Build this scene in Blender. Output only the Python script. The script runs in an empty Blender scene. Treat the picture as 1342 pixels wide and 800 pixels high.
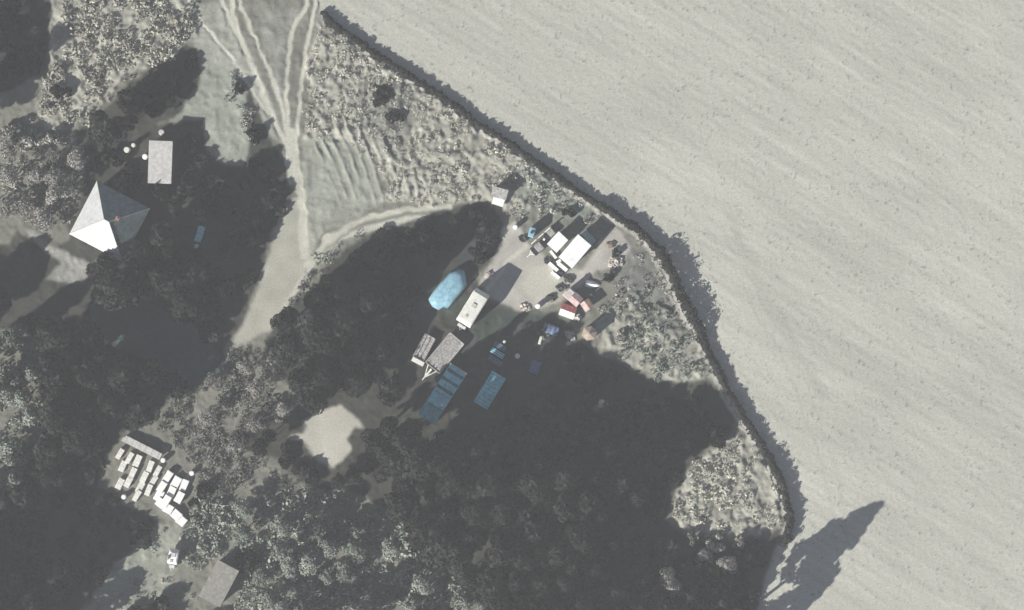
import bpy, math, random
import numpy as np
from mathutils import Vector, Matrix

random.seed(7)
RNG = np.random.default_rng(11)
C = bpy.context.scene.collection
# map sheet: one metre on the ground is ten map units; origin in the middle of the holding
def W(px, py):
    return ((px - 671) / 10.0, (400 - py) / 10.0)
SUN_EL, SUN_AZ = math.radians(28), math.radians(39)
DX, DY = math.cos(SUN_AZ), -math.sin(SUN_AZ)      # shadow direction in map units (y down)
KSH = 10.0 / math.tan(SUN_EL)                      # map units of shadow per metre of height

# ------------------------------------------------------------------ materials
def nodes_of(name):
    m = bpy.data.materials.new(name); m.use_nodes = True
    nt = m.node_tree; b = nt.nodes['Principled BSDF']
    return m, nt, b
def mat(name, col, rough=0.7, var=0.15, scale=3.0, metal=0.0, bump=0.0, dirt=0.0, spec=0.3):
    m, nt, b = nodes_of(name)
    b.inputs['Roughness'].default_value = rough
    b.inputs['Metallic'].default_value = metal
    b.inputs['Specular IOR Level'].default_value = spec
    tc = nt.nodes.new('ShaderNodeTexCoord')
    no = nt.nodes.new('ShaderNodeTexNoise'); no.inputs['Scale'].default_value = scale
    no.inputs['Detail'].default_value = 5
    nt.links.new(tc.outputs['Object'], no.inputs['Vector'])
    rp = nt.nodes.new('ShaderNodeValToRGB')
    lo = [max(0, c * (1 - var * 1.6)) for c in col]; hi = [min(1, c * (1 + var)) for c in col]
    rp.color_ramp.elements[0].position = 0.3; rp.color_ramp.elements[1].position = 0.7
    rp.color_ramp.elements[0].color = (*lo, 1); rp.color_ramp.elements[1].color = (*hi, 1)
    nt.links.new(no.outputs['Fac'], rp.inputs['Fac'])
    out = rp.outputs['Color']
    if dirt > 0:
        n2 = nt.nodes.new('ShaderNodeTexNoise'); n2.inputs['Scale'].default_value = scale * 0.35
        n2.inputs['Detail'].default_value = 8; n2.inputs['Roughness'].default_value = 0.7
        nt.links.new(tc.outputs['Object'], n2.inputs['Vector'])
        mr = nt.nodes.new('ShaderNodeMapRange'); mr.inputs[1].default_value = 0.5; mr.inputs[2].default_value = 0.72
        mr.inputs[3].default_value = 0; mr.inputs[4].default_value = dirt
        nt.links.new(n2.outputs['Fac'], mr.inputs[0])
        mx = nt.nodes.new('ShaderNodeMix'); mx.data_type = 'RGBA'
        nt.links.new(mr.outputs[0], mx.inputs[0]); nt.links.new(out, mx.inputs[6])
        mx.inputs[7].default_value = (0.16, 0.15, 0.12, 1); out = mx.outputs[2]
    nt.links.new(out, b.inputs['Base Color'])
    if bump:
        bp = nt.nodes.new('ShaderNodeBump'); bp.inputs['Strength'].default_value = bump
        bp.inputs['Distance'].default_value = 0.05
        nt.links.new(no.outputs['Fac'], bp.inputs['Height']); nt.links.new(bp.outputs['Normal'], b.inputs['Normal'])
    return m
def leafmat(name, dark, light, objvar=0.25):
    m, nt, b = nodes_of(name)
    b.inputs['Roughness'].default_value = 0.75; b.inputs['Specular IOR Level'].default_value = 0.15
    ge = nt.nodes.new('ShaderNodeNewGeometry')
    rp = nt.nodes.new('ShaderNodeValToRGB')
    rp.color_ramp.elements[0].color = (*dark, 1); rp.color_ramp.elements[1].color = (*light, 1)
    nt.links.new(ge.outputs['Random Per Island'], rp.inputs['Fac'])
    oi = nt.nodes.new('ShaderNodeObjectInfo')
    mr = nt.nodes.new('ShaderNodeMapRange'); mr.inputs[3].default_value = 1 - objvar; mr.inputs[4].default_value = 1 + objvar
    nt.links.new(oi.outputs['Random'], mr.inputs[0])
    # broad patches of lighter and darker growth
    no = nt.nodes.new('ShaderNodeTexNoise'); no.inputs['Scale'].default_value = 0.35
    nt.links.new(ge.outputs['Position'], no.inputs['Vector'])
    m2 = nt.nodes.new('ShaderNodeMapRange'); m2.inputs[1].default_value = 0.3; m2.inputs[2].default_value = 0.7
    m2.inputs[3].default_value = 0.7; m2.inputs[4].default_value = 1.3
    nt.links.new(no.outputs['Fac'], m2.inputs[0])
    mm = nt.nodes.new('ShaderNodeMath'); mm.operation = 'MULTIPLY'
    nt.links.new(mr.outputs[0], mm.inputs[0]); nt.links.new(m2.outputs[0], mm.inputs[1])
    vm = nt.nodes.new('ShaderNodeVectorMath'); vm.operation = 'SCALE'
    nt.links.new(rp.outputs['Color'], vm.inputs[0]); nt.links.new(mm.outputs[0], vm.inputs['Scale'])
    nt.links.new(vm.outputs[0], b.inputs['Base Color'])
    return m
M = {}
M['white'] = mat('white_paint', (.80, .80, .78), .45, .05, 2.0, dirt=.25)
M['cream'] = mat('cream_panel', (.66, .66, .60), .5, .08, 2.0, dirt=.35)
M['palegrey'] = mat('pale_grey_sheet', (.50, .49, .47), .7, .12, 3.0, dirt=.4, bump=.2)
M['greysheet'] = mat('weathered_grey_sheet', (.36, .355, .34), .8, .35, 4.0, dirt=.35, bump=.4)
M['beigeroof'] = mat('beige_felt_roof', (.43, .425, .375), .85, .14, 2.5, dirt=.25, bump=.3)
M['blue'] = mat('blue_tarpaulin', (.23, .42, .52), .55, .14, 2.6, dirt=.3, bump=.2)
M['lightblue'] = mat('light_blue_tarpaulin', (.45, .78, .86), .55, .1, 2.6, bump=.2)
M['brownroof'] = mat('brown_felt_roof', (.25, .24, .215), .85, .18, 2.5, dirt=.3)
M['teal'] = mat('teal_sheet', (.15, .42, .46), .6, .22, 2.2, dirt=.3)
M['tealpale'] = mat('pale_teal_sheet', (.26, .60, .66), .6, .2, 2.0, dirt=.3)
M['tealdark'] = mat('dark_teal_sheet', (.05, .15, .17), .6, .25, 2.0)
M['red'] = mat('faded_red_sheet', (.50, .14, .14), .7, .25, 2.5, dirt=.25)
M['pink'] = mat('faded_pink_sheet', (.50, .36, .34), .7, .2, 2.5, dirt=.2)
M['tan'] = mat('tan_felt', (.36, .29, .235), .85, .2, 3.0, dirt=.2)
M['wood'] = mat('grey_timber', (.22, .18, .14), .85, .3, 6.0)
M['darkwood'] = mat('dark_creosoted_timber', (.05, .042, .035), .85, .3, 6.0)
M['dark'] = mat('dark_metal', (.045, .045, .045), .5, .2, 5.0)
M['rubber'] = mat('tyre_rubber', (.025, .025, .025), .85, .1, 5.0)
M['steel'] = mat('galvanised_steel', (.45, .46, .46), .5, .15, 5.0, metal=.3)
M['glass'] = mat('dark_window_glass', (.04, .05, .06), .12, .1, 2.0, spec=.6)
M['frostglass'] = mat('greenhouse_glass', (.30, .42, .42), .25, .15, 2.0, spec=.5)
M['shaderoof'] = mat('shaded_roof_slope', (.15, .20, .205), .85, .22, 1.6, dirt=.3, bump=.3)  # darker copy of the house roof, shade painted into its colour
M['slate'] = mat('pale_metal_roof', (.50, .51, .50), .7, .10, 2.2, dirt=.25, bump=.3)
M['render'] = mat('rendered_wall', (.45, .42, .37), .9, .12, 2.0, dirt=.3)
M['brick'] = mat('brick_wall', (.28, .17, .13), .9, .2, 6.0)
M['bark'] = mat('bark', (.09, .075, .06), .9, .3, 5.0, bump=.5)
M['rubble'] = mat('pale_rubble', (.50, .45, .40), .9, .3, 5.0, bump=.5)
M['bluegrey'] = mat('blue_grey_plastic', (.12, .17, .27), .6, .25, 4.0)
M['boards'] = mat('pale_sawn_boards', (.70, .69, .64), .7, .18, 3.0, dirt=.2)
M['orange'] = mat('rust_orange_sheet', (.36, .235, .18), .75, .25, 4.0, dirt=.2)
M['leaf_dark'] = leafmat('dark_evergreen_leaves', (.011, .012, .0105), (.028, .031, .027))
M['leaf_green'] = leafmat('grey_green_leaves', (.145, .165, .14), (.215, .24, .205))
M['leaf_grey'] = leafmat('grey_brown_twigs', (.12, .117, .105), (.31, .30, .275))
M['leaf_dull'] = leafmat('dull_undergrowth', (.09, .09, .08), (.24, .238, .215))
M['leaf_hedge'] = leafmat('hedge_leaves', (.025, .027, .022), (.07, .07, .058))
M['leaf_scrub'] = leafmat('dry_scrub', (.30, .295, .25), (.42, .412, .355))
M['leaf_scrubgrey'] = leafmat('weathered_scrub', (.17, .168, .15), (.33, .325, .295))
M['leaf_scrubgreen'] = leafmat('green_scrub', (.16, .185, .155), (.26, .29, .25))

# ------------------------------------------------------------------ object helpers
def tag(o, label=None, cat=None, group=None, kind=None):
    if label: o['label'] = label
    if cat: o['category'] = cat
    if group: o['group'] = group
    if kind: o['kind'] = kind
    return o
def empty(name, px, py, ang=0, z=0, label=None, cat=None, group=None):
    o = bpy.data.objects.new(name, None); C.objects.link(o)
    x, y = W(px, py); o.location = (x, y, z); o.rotation_euler = (0, 0, math.radians(ang))
    o.empty_display_size = .3
    return tag(o, label, cat, group)
class MB:
    def __init__(s): s.v = []; s.f = []
    def add(s, vs, fs):
        n = len(s.v); s.v += [tuple(v) for v in vs]; s.f += [tuple(n + i for i in f) for f in fs]; return s
    def box(s, cx, cy, cz, sx, sy, sz, rz=0, ry=0, rx=0):
        mt = Matrix.Translation((cx, cy, cz)) @ Matrix.Rotation(rz, 4, 'Z') @ Matrix.Rotation(ry, 4, 'Y') @ Matrix.Rotation(rx, 4, 'X')
        vs = [mt @ Vector((a * sx / 2, b * sy / 2, c * sz / 2)) for c in (-1, 1) for b in (-1, 1) for a in (-1, 1)]
        return s.add(vs, [(0, 2, 3, 1), (4, 5, 7, 6), (0, 1, 5, 4), (2, 6, 7, 3), (0, 4, 6, 2), (1, 3, 7, 5)])
    def tube(s, p, q, r1, r2=None, n=8, cap=True):
        p, q = Vector(p), Vector(q); r2 = r1 if r2 is None else r2
        d = (q - p).normalized(); a = d.orthogonal().normalized(); b = d.cross(a)
        vs = []
        for c, r in ((p, r1), (q, r2)):
            for i in range(n):
                t = 2 * math.pi * i / n; vs.append(c + a * (r * math.cos(t)) + b * (r * math.sin(t)))
        fs = [(i, (i + 1) % n, n + (i + 1) % n, n + i) for i in range(n)]
        if cap: fs += [tuple(range(n - 1, -1, -1)), tuple(range(n, 2 * n))]
        return s.add(vs, fs)
    def prism(s, pts, z0, z1):
        n = len(pts); vs = [(x, y, z0) for x, y in pts] + [(x, y, z1) for x, y in pts]
        return s.add(vs, [tuple(range(n - 1, -1, -1)), tuple(range(n, 2 * n))] + [(i, (i + 1) % n, n + (i + 1) % n, n + i) for i in range(n)])
    def side(s, prof, y0, y1):            # profile in x,z swept along y
        n = len(prof); vs = [(x, y0, z) for x, z in prof] + [(x, y1, z) for x, z in prof]
        return s.add(vs, [tuple(range(n)), tuple(range(2 * n - 1, n - 1, -1))] + [(i, n + i, n + (i + 1) % n, (i + 1) % n) for i in range(n)])
    def build(s, name, m, parent=None, bevel=0, smooth=False):
        me = bpy.data.meshes.new(name); me.from_pydata(s.v, [], s.f); me.update()
        o = bpy.data.objects.new(name, me); C.objects.link(o); me.materials.append(m)
        if parent is not None: o.parent = parent
        if smooth: me.shade_smooth()
        if bevel:
            b = o.modifiers.new('Bevel', 'BEVEL'); b.width = bevel; b.segments = 2; b.limit_method = 'ANGLE'
        return o
def fastmesh(name, V, F, m, parent=None):
    """V (n,3), F (k,4) numpy -> mesh object"""
    me = bpy.data.meshes.new(name)
    me.vertices.add(len(V)); me.vertices.foreach_set('co', V.astype(np.float32).ravel())
    me.loops.add(F.size); me.loops.foreach_set('vertex_index', F.astype(np.int32).ravel())
    me.polygons.add(len(F)); me.polygons.foreach_set('loop_start', np.arange(0, F.size, 4, dtype=np.int32))
    me.update(calc_edges=True); me.validate()
    if m: me.materials.append(m)
    o = bpy.data.objects.new(name, me); C.objects.link(o)
    if parent is not None: o.parent = parent
    return o

# ------------------------------------------------------------------ noise and masks
def vnoise(X, Y, sc, seed):
    r = np.random.default_rng(seed); N = 256; g = r.random((N, N)).astype(np.float32)
    x = X / sc + 1000.5; y = Y / sc + 1000.5
    xi = np.floor(x).astype(int); yi = np.floor(y).astype(int); fx = x - xi; fy = y - yi
    fx = fx * fx * (3 - 2 * fx); fy = fy * fy * (3 - 2 * fy)
    a = g[yi % N, xi % N]; b = g[yi % N, (xi + 1) % N]; c = g[(yi + 1) % N, xi % N]; d = g[(yi + 1) % N, (xi + 1) % N]
    return (a * (1 - fx) + b * fx) * (1 - fy) + (c * (1 - fx) + d * fx) * fy
def fbm(X, Y, sc, seed, octs=4, gain=.5):
    t = 0; w = 1; s = 0
    for i in range(octs):
        t = t + w * vnoise(X, Y, sc / 2 ** i, seed + i * 17); s += w; w *= gain
    return t / s
def inpoly(X, Y, poly):
    r = np.zeros(X.shape, bool); n = len(poly)
    xs = [p[0] for p in poly]; ys = [p[1] for p in poly]
    bb = (X > min(xs)) & (X < max(xs)) & (Y > min(ys)) & (Y < max(ys))
    x, y = X[bb], Y[bb]; q = np.zeros(x.shape, bool)
    for i in range(n):
        x1, y1 = poly[i]; x2, y2 = poly[(i + 1) % n]
        if y1 == y2: continue
        c = ((y1 > y) != (y2 > y)) & (x < (x2 - x1) * (y - y1) / (y2 - y1) + x1); q ^= c
    r[bb] = q; return r
def dline(X, Y, pts):
    d = np.full(X.shape, 1e9, np.float32)
    for (x1, y1), (x2, y2) in zip(pts[:-1], pts[1:]):
        L2 = (x2 - x1) ** 2 + (y2 - y1) ** 2
        t = np.clip(((X - x1) * (x2 - x1) + (Y - y1) * (y2 - y1)) / L2, 0, 1)
        d = np.minimum(d, np.hypot(X - x1 - t * (x2 - x1), Y - y1 - t * (y2 - y1)))
    return d
def stroke(X, Y, pts, w, soft=3):
    return np.clip((w / 2 + soft / 2 - dline(X, Y, pts)) / soft, 0, 1)

# plan of the shaded ground: where the wood and its shade lie
CLEARING = [(415,530),(422,539),(431,535),(445,530),(458,542),(470,552),(477,562),(465,560),(457,571),(453,577),(460,586),(460,592),(435,615),(414,601),(399,583),(394,578),(380,577),(379,571),(398,568),(401,558),(394,553),(409,546)]
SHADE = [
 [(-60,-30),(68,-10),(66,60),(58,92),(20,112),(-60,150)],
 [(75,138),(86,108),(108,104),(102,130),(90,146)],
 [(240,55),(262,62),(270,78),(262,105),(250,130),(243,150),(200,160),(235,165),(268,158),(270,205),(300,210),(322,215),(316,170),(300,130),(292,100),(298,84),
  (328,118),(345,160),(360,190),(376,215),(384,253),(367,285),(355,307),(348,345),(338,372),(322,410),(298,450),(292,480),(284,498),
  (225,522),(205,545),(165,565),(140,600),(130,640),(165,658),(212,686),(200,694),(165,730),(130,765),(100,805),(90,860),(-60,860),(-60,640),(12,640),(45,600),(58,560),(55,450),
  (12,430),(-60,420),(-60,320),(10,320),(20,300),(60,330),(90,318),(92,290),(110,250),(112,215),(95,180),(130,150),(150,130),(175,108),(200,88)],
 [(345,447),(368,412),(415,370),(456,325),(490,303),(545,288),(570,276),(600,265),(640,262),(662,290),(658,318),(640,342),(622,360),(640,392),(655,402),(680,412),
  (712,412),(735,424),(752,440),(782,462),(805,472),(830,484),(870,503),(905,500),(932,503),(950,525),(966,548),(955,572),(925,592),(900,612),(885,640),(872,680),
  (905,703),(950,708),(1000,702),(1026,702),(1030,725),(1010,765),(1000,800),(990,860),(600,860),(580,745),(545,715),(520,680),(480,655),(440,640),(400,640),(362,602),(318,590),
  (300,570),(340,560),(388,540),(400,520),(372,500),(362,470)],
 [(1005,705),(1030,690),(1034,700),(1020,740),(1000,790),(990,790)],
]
HOLES = [  # sunlit ground or roofs inside the shade: (polygon, height of the lit thing)
 ([(30,292),(62,318),(98,338),(122,344),(138,336),(142,342),(120,362),(100,372),(60,368),(78,345),(40,312)], 0),
 ([(198,187),(228,187),(227,242),(198,242)], 2.6),
 ([(133,242),(140,290),(165,300),(163,322),(110,318),(94,306)], 3.0),
 ([(588,352),(614,350),(616,378),(592,410),(572,410),(558,394)], .3),
 ([(597,422),(624,375),(644,388),(618,433)], 2.6),
 ([(542,474),(562,436),(604,446),(575,490),(536,510)], 0.9),
 (CLEARING, 0), ([(477,560),(500,535),(512,560),(505,590),(480,600)], 2.0),
 ([(164,190),(180,190),(195,200),(195,212),(164,204)], 0.8),
 ([(660,300),(690,300),(700,340),(735,365),(720,405),(655,400),(632,372)], 0),
 ([(440,636),(480,640),(478,655),(445,652)], 3), ([(475,672),(510,680),(500,700)], 4),
]
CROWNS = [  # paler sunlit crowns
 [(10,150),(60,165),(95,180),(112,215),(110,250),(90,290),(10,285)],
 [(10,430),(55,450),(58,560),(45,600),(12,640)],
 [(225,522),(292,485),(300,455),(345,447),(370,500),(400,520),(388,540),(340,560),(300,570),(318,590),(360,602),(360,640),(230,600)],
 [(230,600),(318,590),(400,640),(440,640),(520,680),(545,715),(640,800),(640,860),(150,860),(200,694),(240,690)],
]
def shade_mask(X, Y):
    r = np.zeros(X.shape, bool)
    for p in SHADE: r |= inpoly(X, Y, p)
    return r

# ------------------------------------------------------------------ ground
HEDGE_LINE = [(412,-30),(419,20),(430,36),(468,62),(530,104),(582,136),(624,169),(660,190),(692,214),(754,257),(800,287),(833,308),(851,325),(864,350),
              (878,380),(890,406),(914,448),(932,484),(950,522),(972,556),(990,585),(1006,615),(1020,645),(1028,680),(1020,712),(1002,760),(985,830)]
def ground():
    a = np.arange(-72, 72.01, .17); far = np.array([75, 80, 90, 110, 150, 250, 500, 1000, 2200.])
    gx = np.concatenate([-far[::-1], a, far])
    b = np.arange(-45, 45.01, .17); fary = np.array([48, 52, 60, 80, 120, 250, 500, 1000, 2200.])
    gy = np.concatenate([-fary[::-1], b, fary])
    GX, GY = np.meshgrid(gx, gy); X = GX * 10 + 671; Y = 400 - GY * 10
    ny, nx = GX.shape
    wx = X + (fbm(X, Y, 26, 1, 4) - .5) * 16; wy = Y + (fbm(X, Y, 26, 2, 4) - .5) * 16
    ww = X + (fbm(X, Y, 12, 3, 3) - .5) * 6; wv = Y + (fbm(X, Y, 12, 4, 3) - .5) * 6
    # field: everything right of the hedge line
    poly = HEDGE_LINE + [(985, 22400), (23000, 22400), (23000, -22400), (412, -22400)]
    field = inpoly(ww, wv, poly)
    fine = fbm(X, Y, 4, 5, 3); mid = fbm(X, Y, 18, 6, 4); big = fbm(X, Y, 140, 7, 3)
    def c(r, g, b): return np.array([r, g, b], np.float32)
    col = np.empty((ny, nx, 3), np.float32)
    def lay(mask, colour, amt=1.0):
        nonlocal col
        k = (np.asarray(mask, np.float32) * amt)[..., None]; col = col * (1 - k) + colour * k
    def soft(mask):
        m = mask.astype(np.float32)
        for _ in range(2):
            m = (m + np.roll(m, 1, 0) + np.roll(m, -1, 0) + np.roll(m, 1, 1) + np.roll(m, -1, 1)) / 5
        return m
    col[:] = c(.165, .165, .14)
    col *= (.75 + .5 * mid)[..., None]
    # wood floor, its dark colour also painting in the cast shade
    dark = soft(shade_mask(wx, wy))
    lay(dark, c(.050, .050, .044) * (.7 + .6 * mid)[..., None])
    # green verge running below the house, coloured darker to stand in for shade
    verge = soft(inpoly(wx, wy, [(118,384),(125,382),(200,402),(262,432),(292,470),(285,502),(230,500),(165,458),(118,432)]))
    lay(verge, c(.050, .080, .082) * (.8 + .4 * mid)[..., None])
    lay(soft(inpoly(wx, wy, [(560,385),(690,395),(745,420),(760,450),(720,500),(660,550),(590,560),(600,430)])), c(.047, .062, .053) * (.7 + .6 * mid)[..., None], .8)  # lower yard, ground colour darkened to deepen the shade
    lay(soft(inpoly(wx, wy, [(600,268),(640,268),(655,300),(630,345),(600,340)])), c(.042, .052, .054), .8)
    # dry scrubland
    scr = soft(inpoly(wx, wy, SCRUB[0][0]) | inpoly(wx, wy, SCRUB[1][0]) | inpoly(wx, wy, SCRUB[2][0]) | inpoly(wx, wy, SCRUB[3][0]))
    lay(scr, c(.285, .282, .24) * (.55 + .9 * mid)[..., None])
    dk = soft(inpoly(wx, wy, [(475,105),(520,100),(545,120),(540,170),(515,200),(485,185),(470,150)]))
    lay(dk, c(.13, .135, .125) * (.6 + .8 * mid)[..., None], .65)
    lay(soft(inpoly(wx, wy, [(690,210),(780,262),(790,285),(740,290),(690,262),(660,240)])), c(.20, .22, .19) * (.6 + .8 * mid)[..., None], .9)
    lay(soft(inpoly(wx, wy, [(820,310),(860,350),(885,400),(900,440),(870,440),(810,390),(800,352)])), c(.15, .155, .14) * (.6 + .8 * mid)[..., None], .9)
    # worn grass left of the track and by the fork
    lay(soft(inpoly(wx, wy, [(262,70),(290,60),(320,120),(328,170),(322,212),(290,212),(270,200),(268,158),(220,160),(245,145),(264,110)])), c(.25, .265, .225) * (.7 + .6 * mid)[..., None])
    lay(soft(inpoly(wx, wy, [(225,10),(300,5),(335,80),(360,150),(375,190),(350,170),(320,105),(262,62),(240,40)])), c(.27, .275, .235) * (.7 + .6 * mid)[..., None])
    lay(soft(inpoly(wx, wy, [(340,10),(395,10),(376,60),(374,150),(368,150),(350,90)])), c(.20, .205, .18) * (.55 + .9 * mid)[..., None])
    lay(soft(inpoly(wx, wy, [(398,175),(440,180),(480,200),(505,262),(470,285),(425,310),(400,345),(392,300)])), c(.25, .26, .22) * (.75 + .5 * mid)[..., None])
    # crossing of small paths beside the house
    lay(soft(inpoly(ww, wv, HOLES[0][0])), c(.25, .25, .23) * (.7 + .6 * mid)[..., None])
    lay(soft(inpoly((X + ww) / 2, (Y + wv) / 2, CLEARING)), c(.40, .385, .335) * (.82 + .36 * mid)[..., None])
    # pale bare ground at the bottom edge
    lay(soft(inpoly(wx, wy, [(212,690),(235,690),(240,720),(225,760),(200,800),(190,860),(90,860),(105,805),(135,765),(168,730)])), c(.24, .25, .21) * (.75 + .5 * mid)[..., None])
    # yard
    yard = inpoly(ww, wv, [(658,300),(676,292),(692,322),(712,334),(735,362),(752,352),(762,356),(786,318),(806,298),(826,322),(818,348),(800,354),(782,356),(768,372),
                           (748,380),(736,396),(716,402),(700,404),(682,408),(668,402),(652,396),(640,388),(628,374),(634,356),(648,340),(658,322)])
    lay(soft(yard), c(.36, .345, .31) * (.72 + .56 * mid)[..., None])
    lay(soft(inpoly(ww, wv, [(700,350),(725,352),(735,372),(712,392),(690,390),(684,372)])), c(.41, .405, .34), .85)
    # field
    u = (X * .85 + Y * .52); v = (-X * .52 + Y * .85)
    st = fbm(u / 9, v, 9, 21, 3); st2 = fbm(u / 5, v, 26, 22, 3); sp = fbm(X, Y, 3.2, 23, 2)
    fc = c(.370, .370, .322) * (.93 + .20 * (st - .5) + .17 * (st2 - .5) + .22 * (big - .5) + .10 * (fine - .5) + .10)[..., None]
    fc = fc * (1 - .35 * (sp > .78) * (mid > .47))[..., None]
    fc = fc * (1 + .035 * np.sin(v / 1.9 + 2.5 * big) * np.clip(3 * (fbm(X, Y, 60, 61, 2) - .35), 0, 1))[..., None]
    lay(soft(field), fc)
    lay(np.maximum(stroke(wx, wy, [(955,285),(985,340),(1010,400),(1045,455),(1080,520)], 8, 14), 0) * field, c(.29, .29, .25), .55)
    lay(stroke(wx, wy, [(960,490),(1010,570),(1045,640),(1060,700)], 10, 16) * field, c(.43, .43, .375), .5)
    for off in (0, 17):
        lay(stroke(wx, wy, [(885 + off,262 - off*.5),(925 + off,300),(962 + off,350),(990 + off,410),(1032 + off,480),(1062 + off,560),(1085 + off,650),(1105 + off,760)], 2.5, 4) * field, c(.28, .28, .245), .38)
    # pale dry bank beside the hedge
    lay(stroke(ww, wv, HEDGE_LINE[1:-3], 6, 4), c(.50, .49, .43) * (.8 + .4 * fine)[..., None], .95)
    # tracks
    tr = np.zeros((ny, nx), np.float32)
    for pts, w in (([(300,-40),(305,20),(320,63),(333,96),(348,132),(361,165),(376,190)], 7), ([(305,-40),(315,10),(330,43),(345,76),(358,109),(368,137),(378,185)], 5.5),
                   ([(240,-10),(266,33),(285,55),(304,78),(325,110),(350,150)], 4), ([(285,-10),(300,25),(318,60)], 6),
                   ([(404,-30),(400,10),(383,40),(378,80),(374,120),(377,160),(381,190)], 6), ([(414,-30),(411,10),(406,40),(400,70),(395,110),(390,160),(387,195)], 6),
                   ([(382,175),(385,215),(392,245),(397,280),(396,312),(398,335)], 12), ([(380,195),(380,215),(384,235)], 14),
                   ([(400,350),(430,316),(455,300),(490,284),(530,276),(590,271)], 7), ([(372,405),(395,366),(420,333),(445,313),(480,301),(520,291),(552,284)], 7),
                   ([(428,314),(460,306)], 12), ([(640,378),(665,345),(690,325)], 6)):
        tr = np.maximum(tr, stroke(ww, wv, pts, w, 3))
    tr = tr * np.clip(.75 + .8 * (mid - .3), .6, 1)
    wide = soft(inpoly(ww, wv, [(386,258),(400,262),(403,310),(410,330),(392,368),(372,402),(352,436),(332,442),(318,452),(304,460),(298,456),(312,435),(325,410),(336,385),(346,350),(353,330),(358,306),(368,286)]))
    wide2 = soft(inpoly(ww, wv, [(400,345),(430,308),(460,292),(500,280),(560,272),(560,280),(510,296),(450,318),(400,372)]))
    lay(np.maximum(wide, wide2 * .45), c(.34, .335, .285) * (.8 + .4 * mid)[..., None])
    lay(tr, c(.47, .465, .395) * (.9 + .2 * fine)[..., None], .9)
    lay(stroke(ww, wv, [(345,90),(352,118),(361,140)], 1.5, 3), c(.14, .14, .12), .8)
    lay(stroke(ww, wv, [(398,30),(391,80),(385,130),(384,165)], 5, 4), c(.17, .17, .14), .6)
    lay(stroke(ww, wv, [(425,330),(450,309),(480,294),(520,285),(560,279)], 4, 4), c(.15, .155, .13), .75)
    outer = (np.maximum(np.abs(GX) - 72, np.abs(GY) - 45) > 0).astype(np.float32)
    lay(outer * field, c(.370, .370, .322)); lay(outer * (1 - field), c(.13, .135, .11))
    # gentle relief: tussocky everywhere but the worn and tilled ground
    flat = np.clip(np.maximum.reduce([tr, wide, wide2, soft(yard), soft(inpoly(ww, wv, CLEARING))]), 0, 1)
    rough = np.clip(scr + .35, 0, 1) * (1 - flat) * (1 - field)
    l1 = fbm(X, Y, 11, 31, 2); l2 = fbm(X, Y, 5, 32, 2)
    Z = (np.clip(l1 - .40, 0, 1) * 1.5 + np.clip(l2 - .45, 0, 1) * .7) * rough
    Z *= .55
    Z -= .025 * tr
    # furrowed hummocks by the fork
    fr = soft(inpoly(wx, wy, [(412,150),(470,150),(520,190),(575,255),(500,262),(440,262),(415,210)]))
    uu = X * .80 - Y * .60 * .5
    Z += fr * .19 * np.clip(np.sin((X * .88 - Y * .47 + .0016 * (X - 400) * (Y - 180)) / 1.9 + 3.5 * mid) - .1, 0, 1) * np.clip(fbm(X, Y, 26, 41, 3) - .25, 0, 1) * 2.6
    Z += field * (.035 * (fbm(u / 6, v, 7, 51, 2) - .5) + .05 * (sp - .5))
    edge = np.clip((np.maximum(np.abs(GX) - 71, np.abs(GY) - 44)) / 3, 0, 1); Z *= 1 - edge
    V = np.stack([GX, GY, Z], -1).reshape(-1, 3)
    idx = np.arange(ny * nx).reshape(ny, nx)
    F = np.stack([idx[:-1, :-1], idx[:-1, 1:], idx[1:, 1:], idx[1:, :-1]], -1).reshape(-1, 4)
    cell = np.zeros((ny - 1, nx - 1), int)
    cell[field[:-1, :-1]] = 1
    tm = (np.maximum.reduce([tr, wide, wide2]) > .5)[:-1, :-1] & (cell == 0); cell[tm] = 2
    cell[(yard[:-1, :-1]) & (cell == 0)] = 3
    cell[inpoly(ww, wv, CLEARING)[:-1, :-1]] = 4
    cell = cell.reshape(-1)
    m, nt, b = nodes_of('earth_and_grass')
    b.inputs['Roughness'].default_value = .95; b.inputs['Specular IOR Level'].default_value = .1
    at = nt.nodes.new('ShaderNodeAttribute'); at.attribute_name = 'soil'
    ge = nt.nodes.new('ShaderNodeNewGeometry')
    no = nt.nodes.new('ShaderNodeTexNoise'); no.inputs['Scale'].default_value = 4.5; no.inputs['Detail'].default_value = 6; no.inputs['Roughness'].default_value = .7
    nt.links.new(ge.outputs['Position'], no.inputs['Vector'])
    mr = nt.nodes.new('ShaderNodeMapRange'); mr.inputs[1].default_value = .25; mr.inputs[2].default_value = .75; mr.inputs[3].default_value = .72; mr.inputs[4].default_value = 1.28
    nt.links.new(no.outputs['Fac'], mr.inputs[0])
    vm = nt.nodes.new('ShaderNodeVectorMath'); vm.operation = 'SCALE'
    nt.links.new(at.outputs['Color'], vm.inputs[0]); nt.links.new(mr.outputs[0], vm.inputs['Scale'])
    nt.links.new(vm.outputs[0], b.inputs['Base Color'])
    bp = nt.nodes.new('ShaderNodeBump'); bp.inputs['Strength'].default_value = .35; bp.inputs['Distance'].default_value = .08
    nt.links.new(no.outputs['Fac'], bp.inputs['Height']); nt.links.new(bp.outputs['Normal'], b.inputs['Normal'])
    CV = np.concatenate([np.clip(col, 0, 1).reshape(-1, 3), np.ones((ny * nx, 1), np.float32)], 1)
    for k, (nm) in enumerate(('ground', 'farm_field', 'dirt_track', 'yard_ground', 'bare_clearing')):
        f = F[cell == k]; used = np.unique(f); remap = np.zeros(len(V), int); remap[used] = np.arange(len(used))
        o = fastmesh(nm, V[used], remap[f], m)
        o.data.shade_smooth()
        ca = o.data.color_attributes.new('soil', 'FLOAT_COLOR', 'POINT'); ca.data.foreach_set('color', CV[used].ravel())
        o['kind'] = 'structure'

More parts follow.
